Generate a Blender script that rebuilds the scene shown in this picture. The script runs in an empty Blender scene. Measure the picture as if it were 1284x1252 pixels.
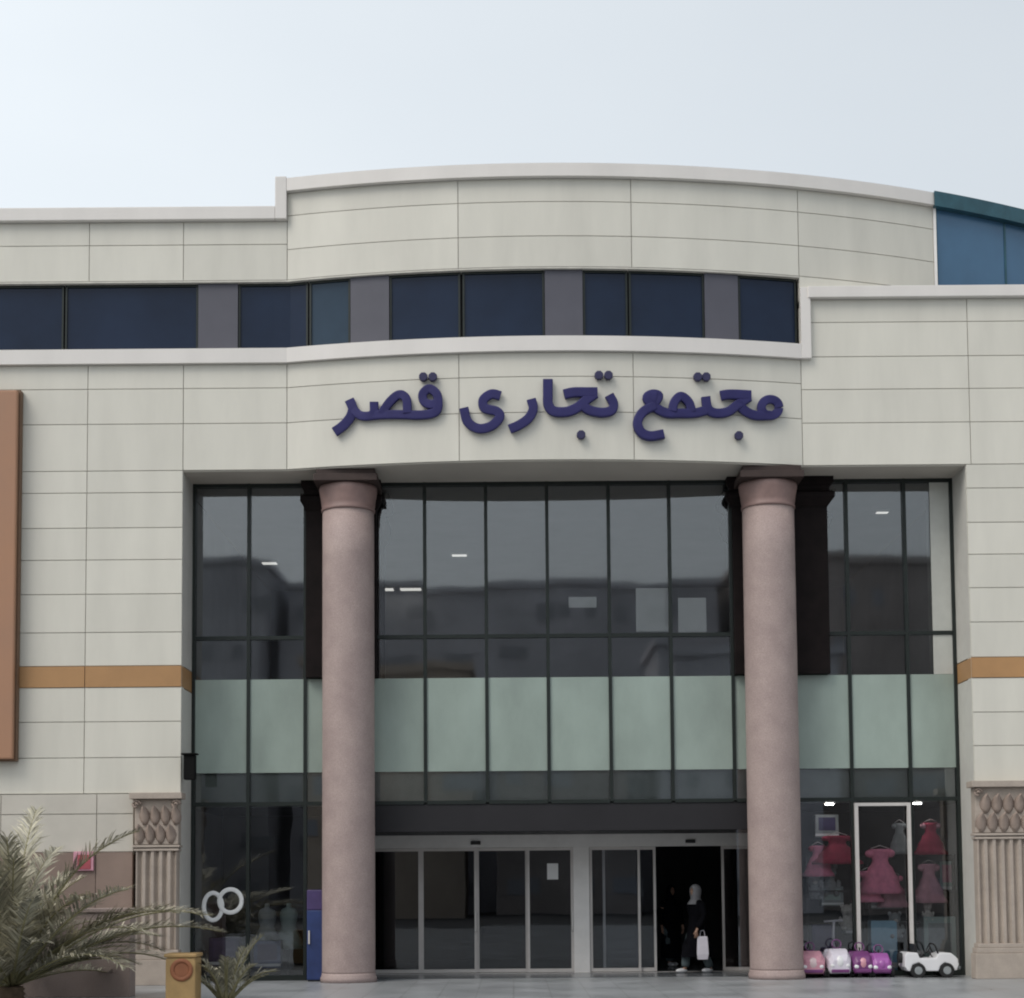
import bpy, bmesh, math, random
from mathutils import Vector, Matrix
random.seed(7)
R = math.radians
S = bpy.context.scene
COL = S.collection

# ------------------------------------------------------------------ camera
F = 2040.0; CX, CY = 642.0, 970.0; PITCH, ROLL = 4.0, -0.45
CAM = Vector((0.0, -30.0, 1.73))
ROT = Matrix.Rotation(R(90 + PITCH), 3, 'X') @ Matrix.Rotation(R(ROLL), 3, 'Z')
def U(px, py, Y):                       # photograph point -> point on the plane y = Y
    d = ROT @ Vector(((px - CX) / F, -(py - CY) / F, -1.0))
    return CAM + d * ((Y - CAM.y) / d.y)
def UX(px, Y, py=800): return U(px, py, Y).x
def UZ(py, Y, px=642): return U(px, py, Y).z
cd = bpy.data.cameras.new("Camera"); cam = bpy.data.objects.new("Camera", cd); COL.objects.link(cam)
cam.location = CAM; cam.rotation_euler = ROT.to_euler()
cd.sensor_width = 36; cd.lens = 36 * F / 1284; cd.shift_y = (CY - 626) / 1284
cd.clip_start = 0.3; cd.clip_end = 3000
S.camera = cam

# ------------------------------------------------------------------ materials
def new_mat(name):
    m = bpy.data.materials.new(name); m.use_nodes = True
    nt = m.node_tree; nt.nodes.clear()
    out = nt.nodes.new('ShaderNodeOutputMaterial')
    return m, nt, out
def N(nt, t, **kw):
    n = nt.nodes.new(t)
    for k, v in kw.items():
        if k in n.inputs: n.inputs[k].default_value = v
        else: setattr(n, k, v)
    return n
def rgb(c): return (c[0], c[1], c[2], 1)
def mat(name, c, rough=.6, metal=0, var=.12, scale=4, bump=0, island=0, stretch=(1,1,1), spec=.5, c2=None, fine=0, coat=0):
    m, nt, out = new_mat(name)
    L = nt.links.new
    p = N(nt, 'ShaderNodeBsdfPrincipled'); p.inputs['Roughness'].default_value = rough
    p.inputs['Metallic'].default_value = metal; p.inputs['Specular IOR Level'].default_value = spec
    p.inputs['Coat Weight'].default_value = coat
    tc = N(nt, 'ShaderNodeTexCoord'); mp = N(nt, 'ShaderNodeMapping'); mp.inputs['Scale'].default_value = stretch
    L(tc.outputs['Object'], mp.inputs['Vector'])
    nz = N(nt, 'ShaderNodeTexNoise'); nz.inputs['Scale'].default_value = scale; nz.inputs['Detail'].default_value = 6
    nz.inputs['Roughness'].default_value = .6
    L(mp.outputs[0], nz.inputs['Vector'])
    mx = N(nt, 'ShaderNodeMix'); mx.data_type = 'RGBA'
    a = [x * (1 - var) for x in c]; b = [min(1, x * (1 + var)) for x in (c2 or c)]
    mx.inputs['A'].default_value = rgb(a); mx.inputs['B'].default_value = rgb(b)
    cr = N(nt, 'ShaderNodeMapRange'); cr.inputs['From Min'].default_value = .3; cr.inputs['From Max'].default_value = .7
    L(nz.outputs['Fac'], cr.inputs['Value']); L(cr.outputs[0], mx.inputs['Factor'])
    col = mx.outputs['Result']
    if fine:
        n2 = N(nt, 'ShaderNodeTexNoise'); n2.inputs['Scale'].default_value = 60; n2.inputs['Detail'].default_value = 3
        L(tc.outputs['Object'], n2.inputs['Vector'])
        r2 = N(nt, 'ShaderNodeMapRange'); r2.inputs['From Min'].default_value = .35; r2.inputs['From Max'].default_value = .65
        r2.inputs['To Min'].default_value = 1 - fine; r2.inputs['To Max'].default_value = 1 + fine
        L(n2.outputs['Fac'], r2.inputs['Value'])
        h2 = N(nt, 'ShaderNodeHueSaturation'); L(col, h2.inputs['Color']); L(r2.outputs[0], h2.inputs['Value']); col = h2.outputs[0]
    if island:
        g = N(nt, 'ShaderNodeNewGeometry'); r = N(nt, 'ShaderNodeMapRange')
        r.inputs['To Min'].default_value = 1 - island; r.inputs['To Max'].default_value = 1 + island
        L(g.outputs['Random Per Island'], r.inputs['Value'])
        h = N(nt, 'ShaderNodeHueSaturation'); L(col, h.inputs['Color']); L(r.outputs[0], h.inputs['Value']); col = h.outputs[0]
    L(col, p.inputs['Base Color'])
    if bump:
        bp = N(nt, 'ShaderNodeBump'); bp.inputs['Strength'].default_value = bump; bp.inputs['Distance'].default_value = .02
        L(nz.outputs['Fac'], bp.inputs['Height']); L(bp.outputs[0], p.inputs['Normal'])
    L(p.outputs[0], out.inputs[0])
    return m
def glass(name, tint, refl=.07, rough=0.0, wave=.02):
    m, nt, out = new_mat(name); L = nt.links.new
    t = N(nt, 'ShaderNodeBsdfTransparent'); t.inputs[0].default_value = rgb(tint)
    g = N(nt, 'ShaderNodeBsdfGlossy'); g.inputs['Color'].default_value = (.95, .97, 1, 1); g.inputs['Roughness'].default_value = rough
    lw = N(nt, 'ShaderNodeFresnel'); lw.inputs['IOR'].default_value = 1.5
    ad = N(nt, 'ShaderNodeMath', operation='ADD'); ad.inputs[1].default_value = refl - .04; ad.use_clamp = True
    L(lw.outputs[0], ad.inputs[0])
    tc = N(nt, 'ShaderNodeTexCoord'); nz = N(nt, 'ShaderNodeTexNoise'); nz.inputs['Scale'].default_value = .9; nz.inputs['Detail'].default_value = 1
    L(tc.outputs['Object'], nz.inputs['Vector'])
    bp = N(nt, 'ShaderNodeBump'); bp.inputs['Strength'].default_value = 1; bp.inputs['Distance'].default_value = wave
    L(nz.outputs['Fac'], bp.inputs['Height']); L(bp.outputs[0], g.inputs['Normal'])
    mx = N(nt, 'ShaderNodeMixShader'); L(ad.outputs[0], mx.inputs[0]); L(t.outputs[0], mx.inputs[1]); L(g.outputs[0], mx.inputs[2])
    L(mx.outputs[0], out.inputs[0]); return m
def emit(name, c, s):
    m, nt, out = new_mat(name); e = N(nt, 'ShaderNodeEmission'); e.inputs[0].default_value = rgb(c); e.inputs[1].default_value = s
    nt.links.new(e.outputs[0], out.inputs[0]); return m
def tiles(name, c1, c2, mortar, w, h, rough, msize=.012, bump=.15):
    m, nt, out = new_mat(name); L = nt.links.new
    p = N(nt, 'ShaderNodeBsdfPrincipled')
    tc = N(nt, 'ShaderNodeTexCoord')
    b = N(nt, 'ShaderNodeTexBrick'); b.offset = 0; b.inputs['Scale'].default_value = 1
    b.inputs['Brick Width'].default_value = w; b.inputs['Row Height'].default_value = h
    b.inputs['Mortar Size'].default_value = msize; b.inputs['Color1'].default_value = rgb(c1); b.inputs['Color2'].default_value = rgb(c2)
    b.inputs['Mortar'].default_value = rgb(mortar)
    L(tc.outputs['Object'], b.inputs['Vector'])
    nz = N(nt, 'ShaderNodeTexNoise'); nz.inputs['Scale'].default_value = .8; nz.inputs['Detail'].default_value = 8
    L(tc.outputs['Object'], nz.inputs['Vector'])
    r = N(nt, 'ShaderNodeMapRange'); r.inputs['From Min'].default_value = .3; r.inputs['From Max'].default_value = .7
    r.inputs['To Min'].default_value = .78; r.inputs['To Max'].default_value = 1.15; L(nz.outputs['Fac'], r.inputs['Value'])
    h_ = N(nt, 'ShaderNodeHueSaturation'); L(b.outputs['Color'], h_.inputs['Color']); L(r.outputs[0], h_.inputs['Value'])
    L(h_.outputs[0], p.inputs['Base Color'])
    rr = N(nt, 'ShaderNodeMapRange'); rr.inputs['To Min'].default_value = rough; rr.inputs['To Max'].default_value = rough + .25
    L(nz.outputs['Fac'], rr.inputs['Value']); L(rr.outputs[0], p.inputs['Roughness'])
    bp = N(nt, 'ShaderNodeBump'); bp.inputs['Strength'].default_value = bump; bp.inputs['Distance'].default_value = .01; bp.invert = True
    L(b.outputs['Fac'], bp.inputs['Height']); L(bp.outputs[0], p.inputs['Normal'])
    L(p.outputs[0], out.inputs[0]); return m

M = {}
M['panel'] = mat('cream_composite_panel', (.665,.645,.575), .42, var=.06, scale=1.1, island=.04, stretch=(1.6,1.6,.35), bump=.04)
M['trim'] = mat('ivory_coping', (.74,.71,.68), .45, var=.05, scale=1.2, stretch=(1,1,.3))
M['joint'] = mat('joint_backing', (.60,.58,.52), .8)
M['jamb'] = mat('jamb_panel_shaded', (.60,.59,.55), .5, var=.05)  # cladding colour greyed, the shade of the reveal put into it
M['stripe'] = mat('ochre_stripe', (.43,.24,.105), .5, var=.09, scale=1.5, island=.05)
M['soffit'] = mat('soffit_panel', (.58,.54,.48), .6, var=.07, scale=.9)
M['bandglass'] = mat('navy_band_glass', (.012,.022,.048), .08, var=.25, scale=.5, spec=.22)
M['pier'] = mat('mauve_grey_pier', (.085,.085,.108), .5, var=.08, scale=1.5)
M['dark_alu'] = mat('dark_green_aluminium', (.018,.024,.022), .4, .3)
M['alu'] = mat('silver_aluminium', (.62,.59,.57), .4, .1, var=.06)
M['white_alu'] = mat('white_aluminium', (.82,.80,.78), .4, 0, var=.05)
M['glass'] = glass('tinted_curtain_glass', (.93,.945,.94), .10, rough=.03, wave=.0014)
M['doorglass'] = glass('clear_door_glass', (.84,.86,.88), .05, wave=.001)
M['film'] = mat('frosted_film', (.325,.395,.355), .3, var=.2, scale=.7, stretch=(1,1,.5), coat=.6)
M['wall_stand_in'] = mat('pale_wall_stand_in', (.50,.51,.475), .4, var=.06, coat=.5)  # stands in for the inner white wall seen bright through the glass
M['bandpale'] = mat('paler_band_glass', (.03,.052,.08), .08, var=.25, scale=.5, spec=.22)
M['slab'] = mat('slab_edge_panel', (.25,.275,.265), .5, var=.08)
M['fascia'] = mat('charcoal_fascia', (.022,.021,.024), .5, spec=.3, var=.12, scale=1)
M['granite'] = mat('pink_granite', (.355,.272,.258), .62, var=.10, scale=2.2, fine=.14, c2=(.37,.29,.27))
M['cap'] = mat('column_capital_stone', (.25,.165,.15), .55, var=.12, scale=5)
M['abacus'] = mat('dark_brown_stone', (.045,.028,.024), .7, var=.15)
M['inner'] = mat('dark_marble_and_shade', (.010,.0065,.0065), .65, var=.4, scale=3, spec=.15)  # marble of the inner columns, also the shade strips before the glass
M['carved'] = mat('carved_limestone', (.41,.35,.30), .75, var=.12, scale=3, bump=.2, fine=.06)
M['leaf_stone'] = mat('carved_leaf_stone', (.33,.26,.22), .8, var=.15, scale=6, bump=.3)
M['base_stone'] = mat('grey_base_stone', (.57,.54,.48), .7, var=.08, scale=1.4, bump=.06, island=.04)
M['brown_stone'] = mat('brown_cladding', (.24,.175,.145), .7, var=.15, scale=1.2, island=.06)
M['mauve'] = mat('mauve_render', (.33,.26,.235), .75, var=.12, scale=1.3, fine=.08)
M['blue'] = mat('blue_roof_glazing', (.062,.15,.26), .25, var=.18, scale=.35, spec=.5)
M['teal'] = mat('teal_eave_metal', (.03,.10,.13), .4, .2, var=.2)
M['int_wall'] = mat('interior_wall', (.46,.46,.48), .8, var=.15, scale=.6)
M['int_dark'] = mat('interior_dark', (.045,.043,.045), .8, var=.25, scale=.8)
M['int_white'] = mat('interior_white_plaster', (.80,.82,.78), .7, var=.05)
M['int_floor'] = mat('interior_floor', (.12,.13,.14), .2, var=.15)
M['navy_sign'] = mat('navy_letter', (.031,.029,.118), .6, var=.12, spec=.25)
M['dot_sign'] = mat('dark_letter', (.026,.024,.08), .6)
M['board'] = mat('terracotta_board', (.40,.225,.145), .55, var=.12, scale=.7, c2=(.36,.19,.11))
M['board_side'] = mat('brown_board_edge', (.17,.10,.06), .6)
M['black'] = mat('black_plastic', (.012,.012,.013), .4)
M['matte_black'] = mat('matte_black_metal', (.005,.005,.005), .8, spec=.15)
M['plush'] = mat('cream_plush', (.55,.52,.50), .95, var=.2, scale=20, bump=.4)
M['plush_grey'] = mat('grey_plush', (.28,.29,.30), .95, var=.2, scale=20, bump=.4)
M['shopglass'] = glass('clear_shop_glass', (.94,.95,.95), .085, wave=.0012)
M['white'] = mat('white_plastic', (.78,.78,.80), .3, var=.03, coat=.3)
M['paper'] = mat('white_paper', (.80,.80,.80), .8, var=.03)
M['vinyl'] = mat('white_vinyl', (.85,.86,.86), .5, var=.02)
M['lamp'] = emit('lit_diffuser', (1, .97, .92), .62)
M['tile'] = tiles('terrace_granite_tile', (.29,.305,.315), (.32,.33,.345), (.235,.245,.25), .6, .6, .2)
M['asphalt'] = mat('asphalt', (.055,.055,.057), .9, var=.25, scale=9, bump=.3, fine=.2)
M['kerb'] = mat('kerb_concrete', (.32,.32,.31), .85, var=.15)
M['paint'] = mat('road_paint', (.7,.7,.68), .7)
M['frond'] = mat('palm_leaflet', (.24,.235,.17), .65, var=.3, scale=1.6, island=.5, c2=(.42,.39,.30))
M['rachis'] = mat('palm_rachis', (.25,.23,.12), .6, var=.2)
M['trunk'] = mat('palm_trunk', (.13,.09,.06), .9, var=.35, scale=9, bump=.6)
M['amber'] = mat('amber_plastic', (.40,.26,.11), .6, var=.12, scale=5)
M['rust'] = mat('rust_ring', (.27,.10,.045), .6, var=.2)
M['rubber'] = mat('black_rubber', (.015,.015,.016), .8)
M['pink'] = mat('pink_plastic', (.62,.30,.36), .35, var=.06, coat=.3)
M['palepink'] = mat('pale_pink_plastic', (.66,.52,.54), .35, var=.05, coat=.3)
M['lilac'] = mat('lilac_white_plastic', (.68,.64,.72), .35, var=.05, coat=.3)
M['purple'] = mat('purple_plastic', (.16,.04,.16), .35, var=.1, coat=.3)
M['magenta'] = mat('violet_magenta_plastic', (.34,.10,.36), .35, var=.1, coat=.3)
M['skyblue'] = mat('sky_blue_card', (.22,.42,.58), .6, var=.15, scale=3)
M['cobalt'] = mat('cobalt_plastic', (.022,.042,.145), .5, var=.25)
M['violet'] = mat('violet_plastic', (.06,.04,.13), .5, var=.2)
M['rose'] = mat('rose_tulle', (.86,.25,.40), .85, var=.18, scale=9)
M['crimson'] = mat('crimson_fabric', (.40,.03,.08), .85, var=.25, scale=6)
M['dusty'] = mat('dusty_pink_fabric', (.58,.29,.36), .85, var=.2, scale=6)
M['grey_toy'] = mat('grey_card', (.26,.28,.29), .7, var=.2, scale=4)
M['sage'] = mat('sage_card', (.33,.41,.40), .6, var=.12, scale=3)
M['indigo'] = mat('indigo_fabric', (.045,.035,.11), .8, var=.25)
M['red'] = mat('faded_red_paint', (.36,.07,.09), .6, var=.15)
M['skin'] = mat('skin', (.45,.27,.19), .55, var=.06)
M['cloth_black'] = mat('black_cloth', (.005,.005,.007), .95, spec=.1, var=.3, scale=8, bump=.2)
M['scarf'] = mat('grey_scarf', (.27,.265,.275), .9, var=.15, scale=9, bump=.2)
M['trouser'] = mat('slate_trousers', (.10,.13,.14), .9, var=.15, scale=8)
M['bagwhite'] = mat('white_bag', (.74,.71,.78), .6, var=.06)
M['opp'] = mat('opposite_render', (.50,.50,.54), .85, var=.2, scale=.2)
M['opp2'] = mat('opposite_brick', (.34,.30,.285), .85, var=.25, scale=.2)
M['oppwin'] = mat('opposite_window', (.30,.31,.34), .5)

# ------------------------------------------------------------------ mesh builder
class MB:
    def __init__(s): s.v = []; s.f = []; s.sm = []
    def add(s, vs, fs, smooth=False):
        o = len(s.v); s.v += [tuple(v) for v in vs]
        for f in fs: s.f.append(tuple(i + o for i in f)); s.sm.append(smooth)
        return s
    def box(s, x0, x1, y0, y1, z0, z1):
        if x0 > x1: x0, x1 = x1, x0
        if y0 > y1: y0, y1 = y1, y0
        if z0 > z1: z0, z1 = z1, z0
        return s.add([(x0,y0,z0),(x1,y0,z0),(x1,y1,z0),(x0,y1,z0),(x0,y0,z1),(x1,y0,z1),(x1,y1,z1),(x0,y1,z1)],
                     [(3,2,1,0),(4,5,6,7),(0,1,5,4),(1,2,6,5),(2,3,7,6),(3,0,4,7)])
    def loft(s, rings, smooth=True, caps=True, closed=True):
        n = len(rings[0]); vs = [v for r in rings for v in r]; fs = []
        for i in range(len(rings) - 1):
            for j in range(n if closed else n - 1):
                k = (j + 1) % n
                fs.append((i*n+j, i*n+k, (i+1)*n+k, (i+1)*n+j))
        s.add(vs, fs, smooth)
        if caps: s.add(rings[0], [tuple(range(n))[::-1]]); s.add(rings[-1], [tuple(range(n))])
        return s
    def lathe(s, c, prof, n=32, caps=True, smooth=True):        # prof: (radius, z)
        return s.loft([[(c[0]+r*math.cos(2*math.pi*j/n), c[1]+r*math.sin(2*math.pi*j/n), c[2]+z) for j in range(n)] for r, z in prof], smooth, caps)
    def tube(s, pts, rad, n=8, flat=None, caps=True, pw=False):           # flat: radius along y (for letters in the xz plane)
        pts = [Vector(p) for p in pts]; rings = []
        for i, p in enumerate(pts):
            t = (pts[min(i+1, len(pts)-1)] - pts[max(i-1, 0)]).normalized()
            r = rad[i] if isinstance(rad, (list, tuple)) else rad
            if flat is not None:
                a = Vector((-t.z, 0, t.x)).normalized(); b = Vector((0, 1, 0)); rb = flat
            else:
                up = Vector((0,0,1)) if abs(t.z) < .95 else Vector((1,0,0))
                a = t.cross(up).normalized(); b = t.cross(a).normalized(); rb = r
            se = (lambda v: math.copysign(abs(v)**.3, v)) if flat is not None and pw else (lambda v: v)
            dy = Vector((0, -.010*i/len(pts), 0)) if pw and flat is not None else Vector((0,0,0))
            rings.append([tuple(p + dy + a*r*se(math.cos(2*math.pi*(j+.5)/n)) + b*rb*se(math.sin(2*math.pi*(j+.5)/n))) for j in range(n)])
        return s.loft(rings, not pw, caps)
    def ball(s, c, rx, ry=None, rz=None, n=14, m=9):
        ry = ry or rx; rz = rz or rx
        return s.loft([[(c[0]+rx*math.sin(a)*math.cos(2*math.pi*j/n), c[1]+ry*math.sin(a)*math.sin(2*math.pi*j/n), c[2]-rz*math.cos(a)) for j in range(n)]
                       for a in [math.pi*(.04+.92*i/(m-1)) for i in range(m)]])
    def cyl(s, c, axis, r, l, n=20):                            # short cylinder centred at c along axis
        a = Vector(axis).normalized()
        return s.tube([Vector(c)-a*l/2, Vector(c)+a*l/2], r, n)
    def prism(s, poly, y0, y1):                                 # poly in xz, counter-clockwise seen from -y
        n = len(poly)
        s.add([(x,y0,z) for x,z in poly]+[(x,y1,z) for x,z in poly],
              [tuple(range(n)), tuple(range(n,2*n))[::-1]]+[(i,i+n,(i+1)%n+n,(i+1)%n) for i in range(n)])
        return s
    def build(s, name, m, parent=None, bevel=0, loc=None, seg=2):
        base = None
        if parent is not None:
            base = parent
            while base.parent: base = base.parent
            off = base.location
        else: off = Vector(loc) if loc else Vector((0,0,0))
        me = bpy.data.meshes.new(name)
        me.from_pydata([(v[0]-off[0], v[1]-off[1], v[2]-off[2]) for v in s.v], [], s.f)
        me.polygons.foreach_set('use_smooth', s.sm)
        bm = bmesh.new(); bm.from_mesh(me)
        bmesh.ops.remove_doubles(bm, verts=bm.verts, dist=1e-5)
        bmesh.ops.recalc_face_normals(bm, faces=bm.faces)
        if bevel:
            es = [e for e in bm.edges if len(e.link_faces) == 2 and e.calc_face_angle(0) > .6]
            bmesh.ops.bevel(bm, geom=es, offset=bevel, segments=seg, affect='EDGES', profile=.6, clamp_overlap=True)
        bm.to_mesh(me); bm.free()
        me.materials.append(m)
        o = bpy.data.objects.new(name, me); COL.objects.link(o)
        if parent is not None: o.parent = parent
        else: o.location = off
        return o
def tag(o, label=None, cat=None, group=None, kind=None):
    for k, v in (('label', label), ('category', cat), ('group', group), ('kind', kind)):
        if v: o[k] = v
    return o
def thing(name, loc, label, cat, group=None, rz=0):
    o = bpy.data.objects.new(name, None); COL.objects.link(o); o.location = loc; o.rotation_euler.z = rz
    o.empty_display_size = .2
    return tag(o, label, cat, group)
def copy_tree(o, parent=None):
    c = o.copy(); COL.objects.link(c)
    if parent: c.parent = parent
    for ch in [x for x in bpy.data.objects if x.parent == o]: copy_tree(ch, c)
    return c
def smooth_path(p, k=6):
    q = []
    P = [Vector(x) for x in p]; P = [P[0]*2-P[1]] + P + [P[-1]*2-P[-2]]
    for i in range(1, len(P)-2):
        for j in range(k):
            t = j/k; a,b,c,d = P[i-1],P[i],P[i+1],P[i+2]
            q.append(.5*((2*b)+(c-a)*t+(2*a-5*b+4*c-d)*t*t+(3*b-a-3*c+d)*t**3))
    q.append(P[-2]); return q

# ------------------------------------------------------------------ setting
t = MB().box(-1500, 1500, -1500, 1500, -.30, -.12).build('ground', M['asphalt']); tag(t, kind='structure')
t = MB().box(-60, 60, -36, 30, -.11, 0).build('terrace', M['tile']); tag(t, kind='structure')
t = MB().box(-60, 60, -36.25, -36.01, -.11, .02).build('kerb', M['kerb']); tag(t, kind='structure')
mk = MB()
for i in range(-12, 13): mk.box(i*5-1.2, i*5+1.2, -44.07, -43.93, -.118, -.115)
t = mk.build('road_marking', M['paint']); tag(t, kind='structure')

# ------------------------------------------------------------------ the building
B = thing('shopping_centre', (0,0,0), 'cream panel-clad shopping centre with bowed front and tall glazed entrance between two columns', 'building')
XL, XR, YB = -16.0, 17.0, 16.0
xa, xb = UX(360, 0, 400), UX(1003, 0, 400)
xc = (xa+xb)/2; hc = (xb-xa)/2; RAD = 21.0
yc = math.sqrt(RAD**2-hc**2)
def arc(x): return yc - math.sqrt(max(.1, RAD**2-(x-xc)**2))
def flat(x): return 0.0
def fas(x): return arc(x) if xa < x < xb else 0.0
def drum(x): return arc(x) if x > xa else 0.0
def span(x0, x1, fn):
    n = 1 if fn is flat else max(2, int((x1-x0)/.3))
    return [x0+(x1-x0)*i/n for i in range(n+1)]
def strip(mb, x0, x1, z0, z1, fn, o0, o1, smooth=False):        # solid strip following the plan curve fn, from offset o0 to o1
    X = span(x0, x1, fn)
    mb.loft([[(x,fn(x)+o0,z0),(x,fn(x)+o1,z0),(x,fn(x)+o1,z1),(x,fn(x)+o0,z1)] for x in X], smooth)
    return mb
def panels(xs, zs, fn, gap=.014, d=.03):
    mb = MB()
    for i in range(len(xs)-1):
        for j in range(len(zs)-1):
            strip(mb, xs[i]+gap/2, xs[i+1]-gap/2, zs[j]+gap/2, zs[j+1]-gap/2, fn, 0, d)
    return mb
zl = UZ(577, arc(xc), 640)                                     # lintel underside
zL = lambda py: UZ(py, 0, 170)
zR = lambda py: UZ(py, 0, 1250)
x_ol, x_or = UX(228, 0), UX(1217, 0)                           # opening edges
px_l = [UX(p, 0, 700) for p in (-490,-370,-250,-132,-12,108)]
zsL = [zL(p) for p in (995,950,905,862)]; zsL2 = [zL(p) for p in (835,793,745,702,662,618)] + [zl] + [zL(p) for p in (532,488,458)]
panels(px_l+[x_ol], zsL, flat).build('wall', M['panel'], B)
panels(px_l+[x_ol], zsL2, flat).build('wall', M['panel'], B)
z_sill0, z_sill1 = zL(458), zL(440)
x360 = xa; x575, x795 = UX(575, -.5, 400), UX(793, -.5, 400)
panels([x_ol, x360], [zl, zL(532), zL(488), z_sill0], flat).build('wall', M['panel'], B)
panels([x360, x575, x795, xb], [zl, zL(532), zL(488), z_sill0], fas).build('sign_fascia', M['panel'], B)
# right hand wall
zsR = [zR(p) for p in (980,935,893,850)]; zsR2 = [zR(p) for p in (824,780,737,695,655,612)]
xr_l = [x_or] + [UX(p, 0, 700) for p in (1340,1460,1580,1700)]
panels(xr_l, zsR, flat).build('wall', M['panel'], B)
panels(xr_l, zsR2+[zl], flat).build('wall', M['panel'], B)
zcr0, zcr1 = UZ(375,0,1150), UZ(361,0,1150)
panels([xb, UX(1214,0,450)]+xr_l[1:], [zl]+[zR(p) for p in (529,487,446,403)]+[zcr0], flat).build('wall', M['panel'], B)
# upper left wall and drum
z_wt = zL(353)
z_cap0, z_cap1 = zL(279), zL(263)
x347 = UX(346, 0, 250)
panels(px_l+[UX(230,0,320), xa], [z_wt, zL(308), z_cap0], flat).build('wall', M['panel'], B)
zd1, zd0 = UZ(208, arc(xc), 680), UZ(224, arc(xc), 680)
x1170 = UX(1170, arc(9.0)+.0, 300)
x1170 = UX(1170, arc(x1170), 300)
panels([xb, x1170], [zcr1-.35, z_wt], drum).build('drum_wall', M['panel'], B)
panels([xa, x575, x795, xb, x1170], [z_wt, UZ(296, arc(xc), 680), UZ(253, arc(xc), 680), zd0], drum).build('drum_wall', M['panel'], B)
# backing behind the joints (one core per wall run)
def core(x0, x1, z0, z1, fn): return strip(MB(), x0, x1, z0, z1, fn, .032, .25).build('wall_core', M['joint'], B)
core(XL, x_ol-.003, zL(995), z_sill0, flat); core(x_or+.003, XR, zR(980), zl, flat)
core(x_ol, xa, zl+.004, z_sill0, flat); core(xa, xb, zl+.004, z_sill0, fas); core(xb, XR, zl+.003, zcr0, flat)
core(XL, xa, z_wt+.003, z_cap0, flat); core(xa, xb, z_wt+.003, zd0, drum); core(xb, x1170, zcr1-.35, zd0, drum)
# copings, sill, trims
strip(MB(), XL, x347-.003, z_cap0, z_cap1, flat, -.12, .35).build('coping', M['trim'], B, bevel=.012)
strip(MB(), xa+.003, x1170, zd0, zd1, drum, -.12, .35).build('coping', M['trim'], B)
MB().box(x347, xa, -.125, .35, z_cap0, UZ(222, -.1, 355)).build('coping_return', M['trim'], B, bevel=.012)
xs1 = UX(1016, 0, 420)
strip(MB(), XL, xa, z_sill0, z_sill1, flat, -.10, .22).build('sill', M['trim'], B)
strip(MB(), xa+.001, xb, z_sill0, z_sill1, fas, -.10, .22).build('sill', M['trim'], B)
MB().box(xb+.001, xs1, -.10, .22, z_sill0, zcr1-.003).build('sill_return', M['trim'], B, bevel=.01)
strip(MB(), xs1-.05, XR, zcr0, zcr1, flat, -.13, .4).build('cornice', M['trim'], B, bevel=.012)
strip(MB(), XL, xa, z_wt-.03, z_wt, flat, .004, .22).build('window_head', M['joint'], B)
strip(MB(), xa, xb, z_wt-.03, z_wt, fas, .004, .22).build('window_head', M['joint'], B)
# stripe
def stripe(x0, x1, zz, jx):
    xs = [x0]+jx+[x1]; return panels(xs, zz, lambda x: -.012, d=.045)
stripe(XL, x_ol, [zL(862), zL(835)], px_l[1:]).build('ochre_stripe', M['stripe'], B)
stripe(x_or, XR, [zR(850), zR(824)], xr_l[1:4]).build('ochre_stripe', M['stripe'], B)
# jambs and soffit of the entrance opening
YG = 1.0
for xx, sg, zz in ((x_ol, -1, (zL(862), zL(835))), (x_or, 1, (zR(850), zR(824)))):
    for z0, z1, mm in ((0, zz[0]-.01, 'jamb'), (zz[0]+.01, zz[1]-.01, 'stripe'), (zz[1]+.01, zl-.003, 'jamb')):
        MB().box(xx, xx+sg*.22, .035, YG+.05, z0, z1).build('jamb', M[mm], B)
so = MB()
for x0, x1 in ((x_ol-.2, xa), (xa, xb), (xb, x_or+.2)):
    X = span(x0, x1, fas if x0 == xa else flat)
    so.loft([[(x,fas(x)+.035,zl-.02),(x,YG+.3,zl-.02),(x,YG+.3,zl+.002),(x,fas(x)+.035,zl+.002)] for x in X], False)
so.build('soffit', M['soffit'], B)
# window band
wins = [(-420,-253),(-250,-83),(-60,78),(80,247),(298,386),(388,440),(490,578),(581,682),(730,785),(787,881),(925,1000)]
for a, b in wins:
    x0, x1 = UX(a,0,400), UX(b,0,400)
    f = MB()
    strip(f, x0, x1, z_sill1, z_sill1+.04, fas, .10, .16); strip(f, x0, x1, z_wt-.075, z_wt-.03, fas, .10, .16)
    strip(f, x0, x0+.035, z_sill1+.041, z_wt-.076, fas, .10, .16); strip(f, x1-.035, x1, z_sill1+.041, z_wt-.076, fas, .10, .16)
    w = f.build('window', M['dark_alu'], B)
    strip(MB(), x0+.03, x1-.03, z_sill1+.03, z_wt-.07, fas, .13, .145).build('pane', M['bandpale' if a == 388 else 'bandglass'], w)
for a, b in ((-83,-60),(247,298),(440,490),(682,730),(881,925)):
    strip(MB(), UX(a,0,400)+.01, UX(b,0,400)-.01, z_sill1+.002, z_wt-.031, fas, .07, .19).build('window_pier', M['pier'], B)
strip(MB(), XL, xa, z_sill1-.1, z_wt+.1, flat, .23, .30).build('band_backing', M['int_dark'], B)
strip(MB(), xa, xb, z_sill1-.1, z_wt+.1, fas, .23, .30).build('band_backing', M['int_dark'], B)
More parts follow.
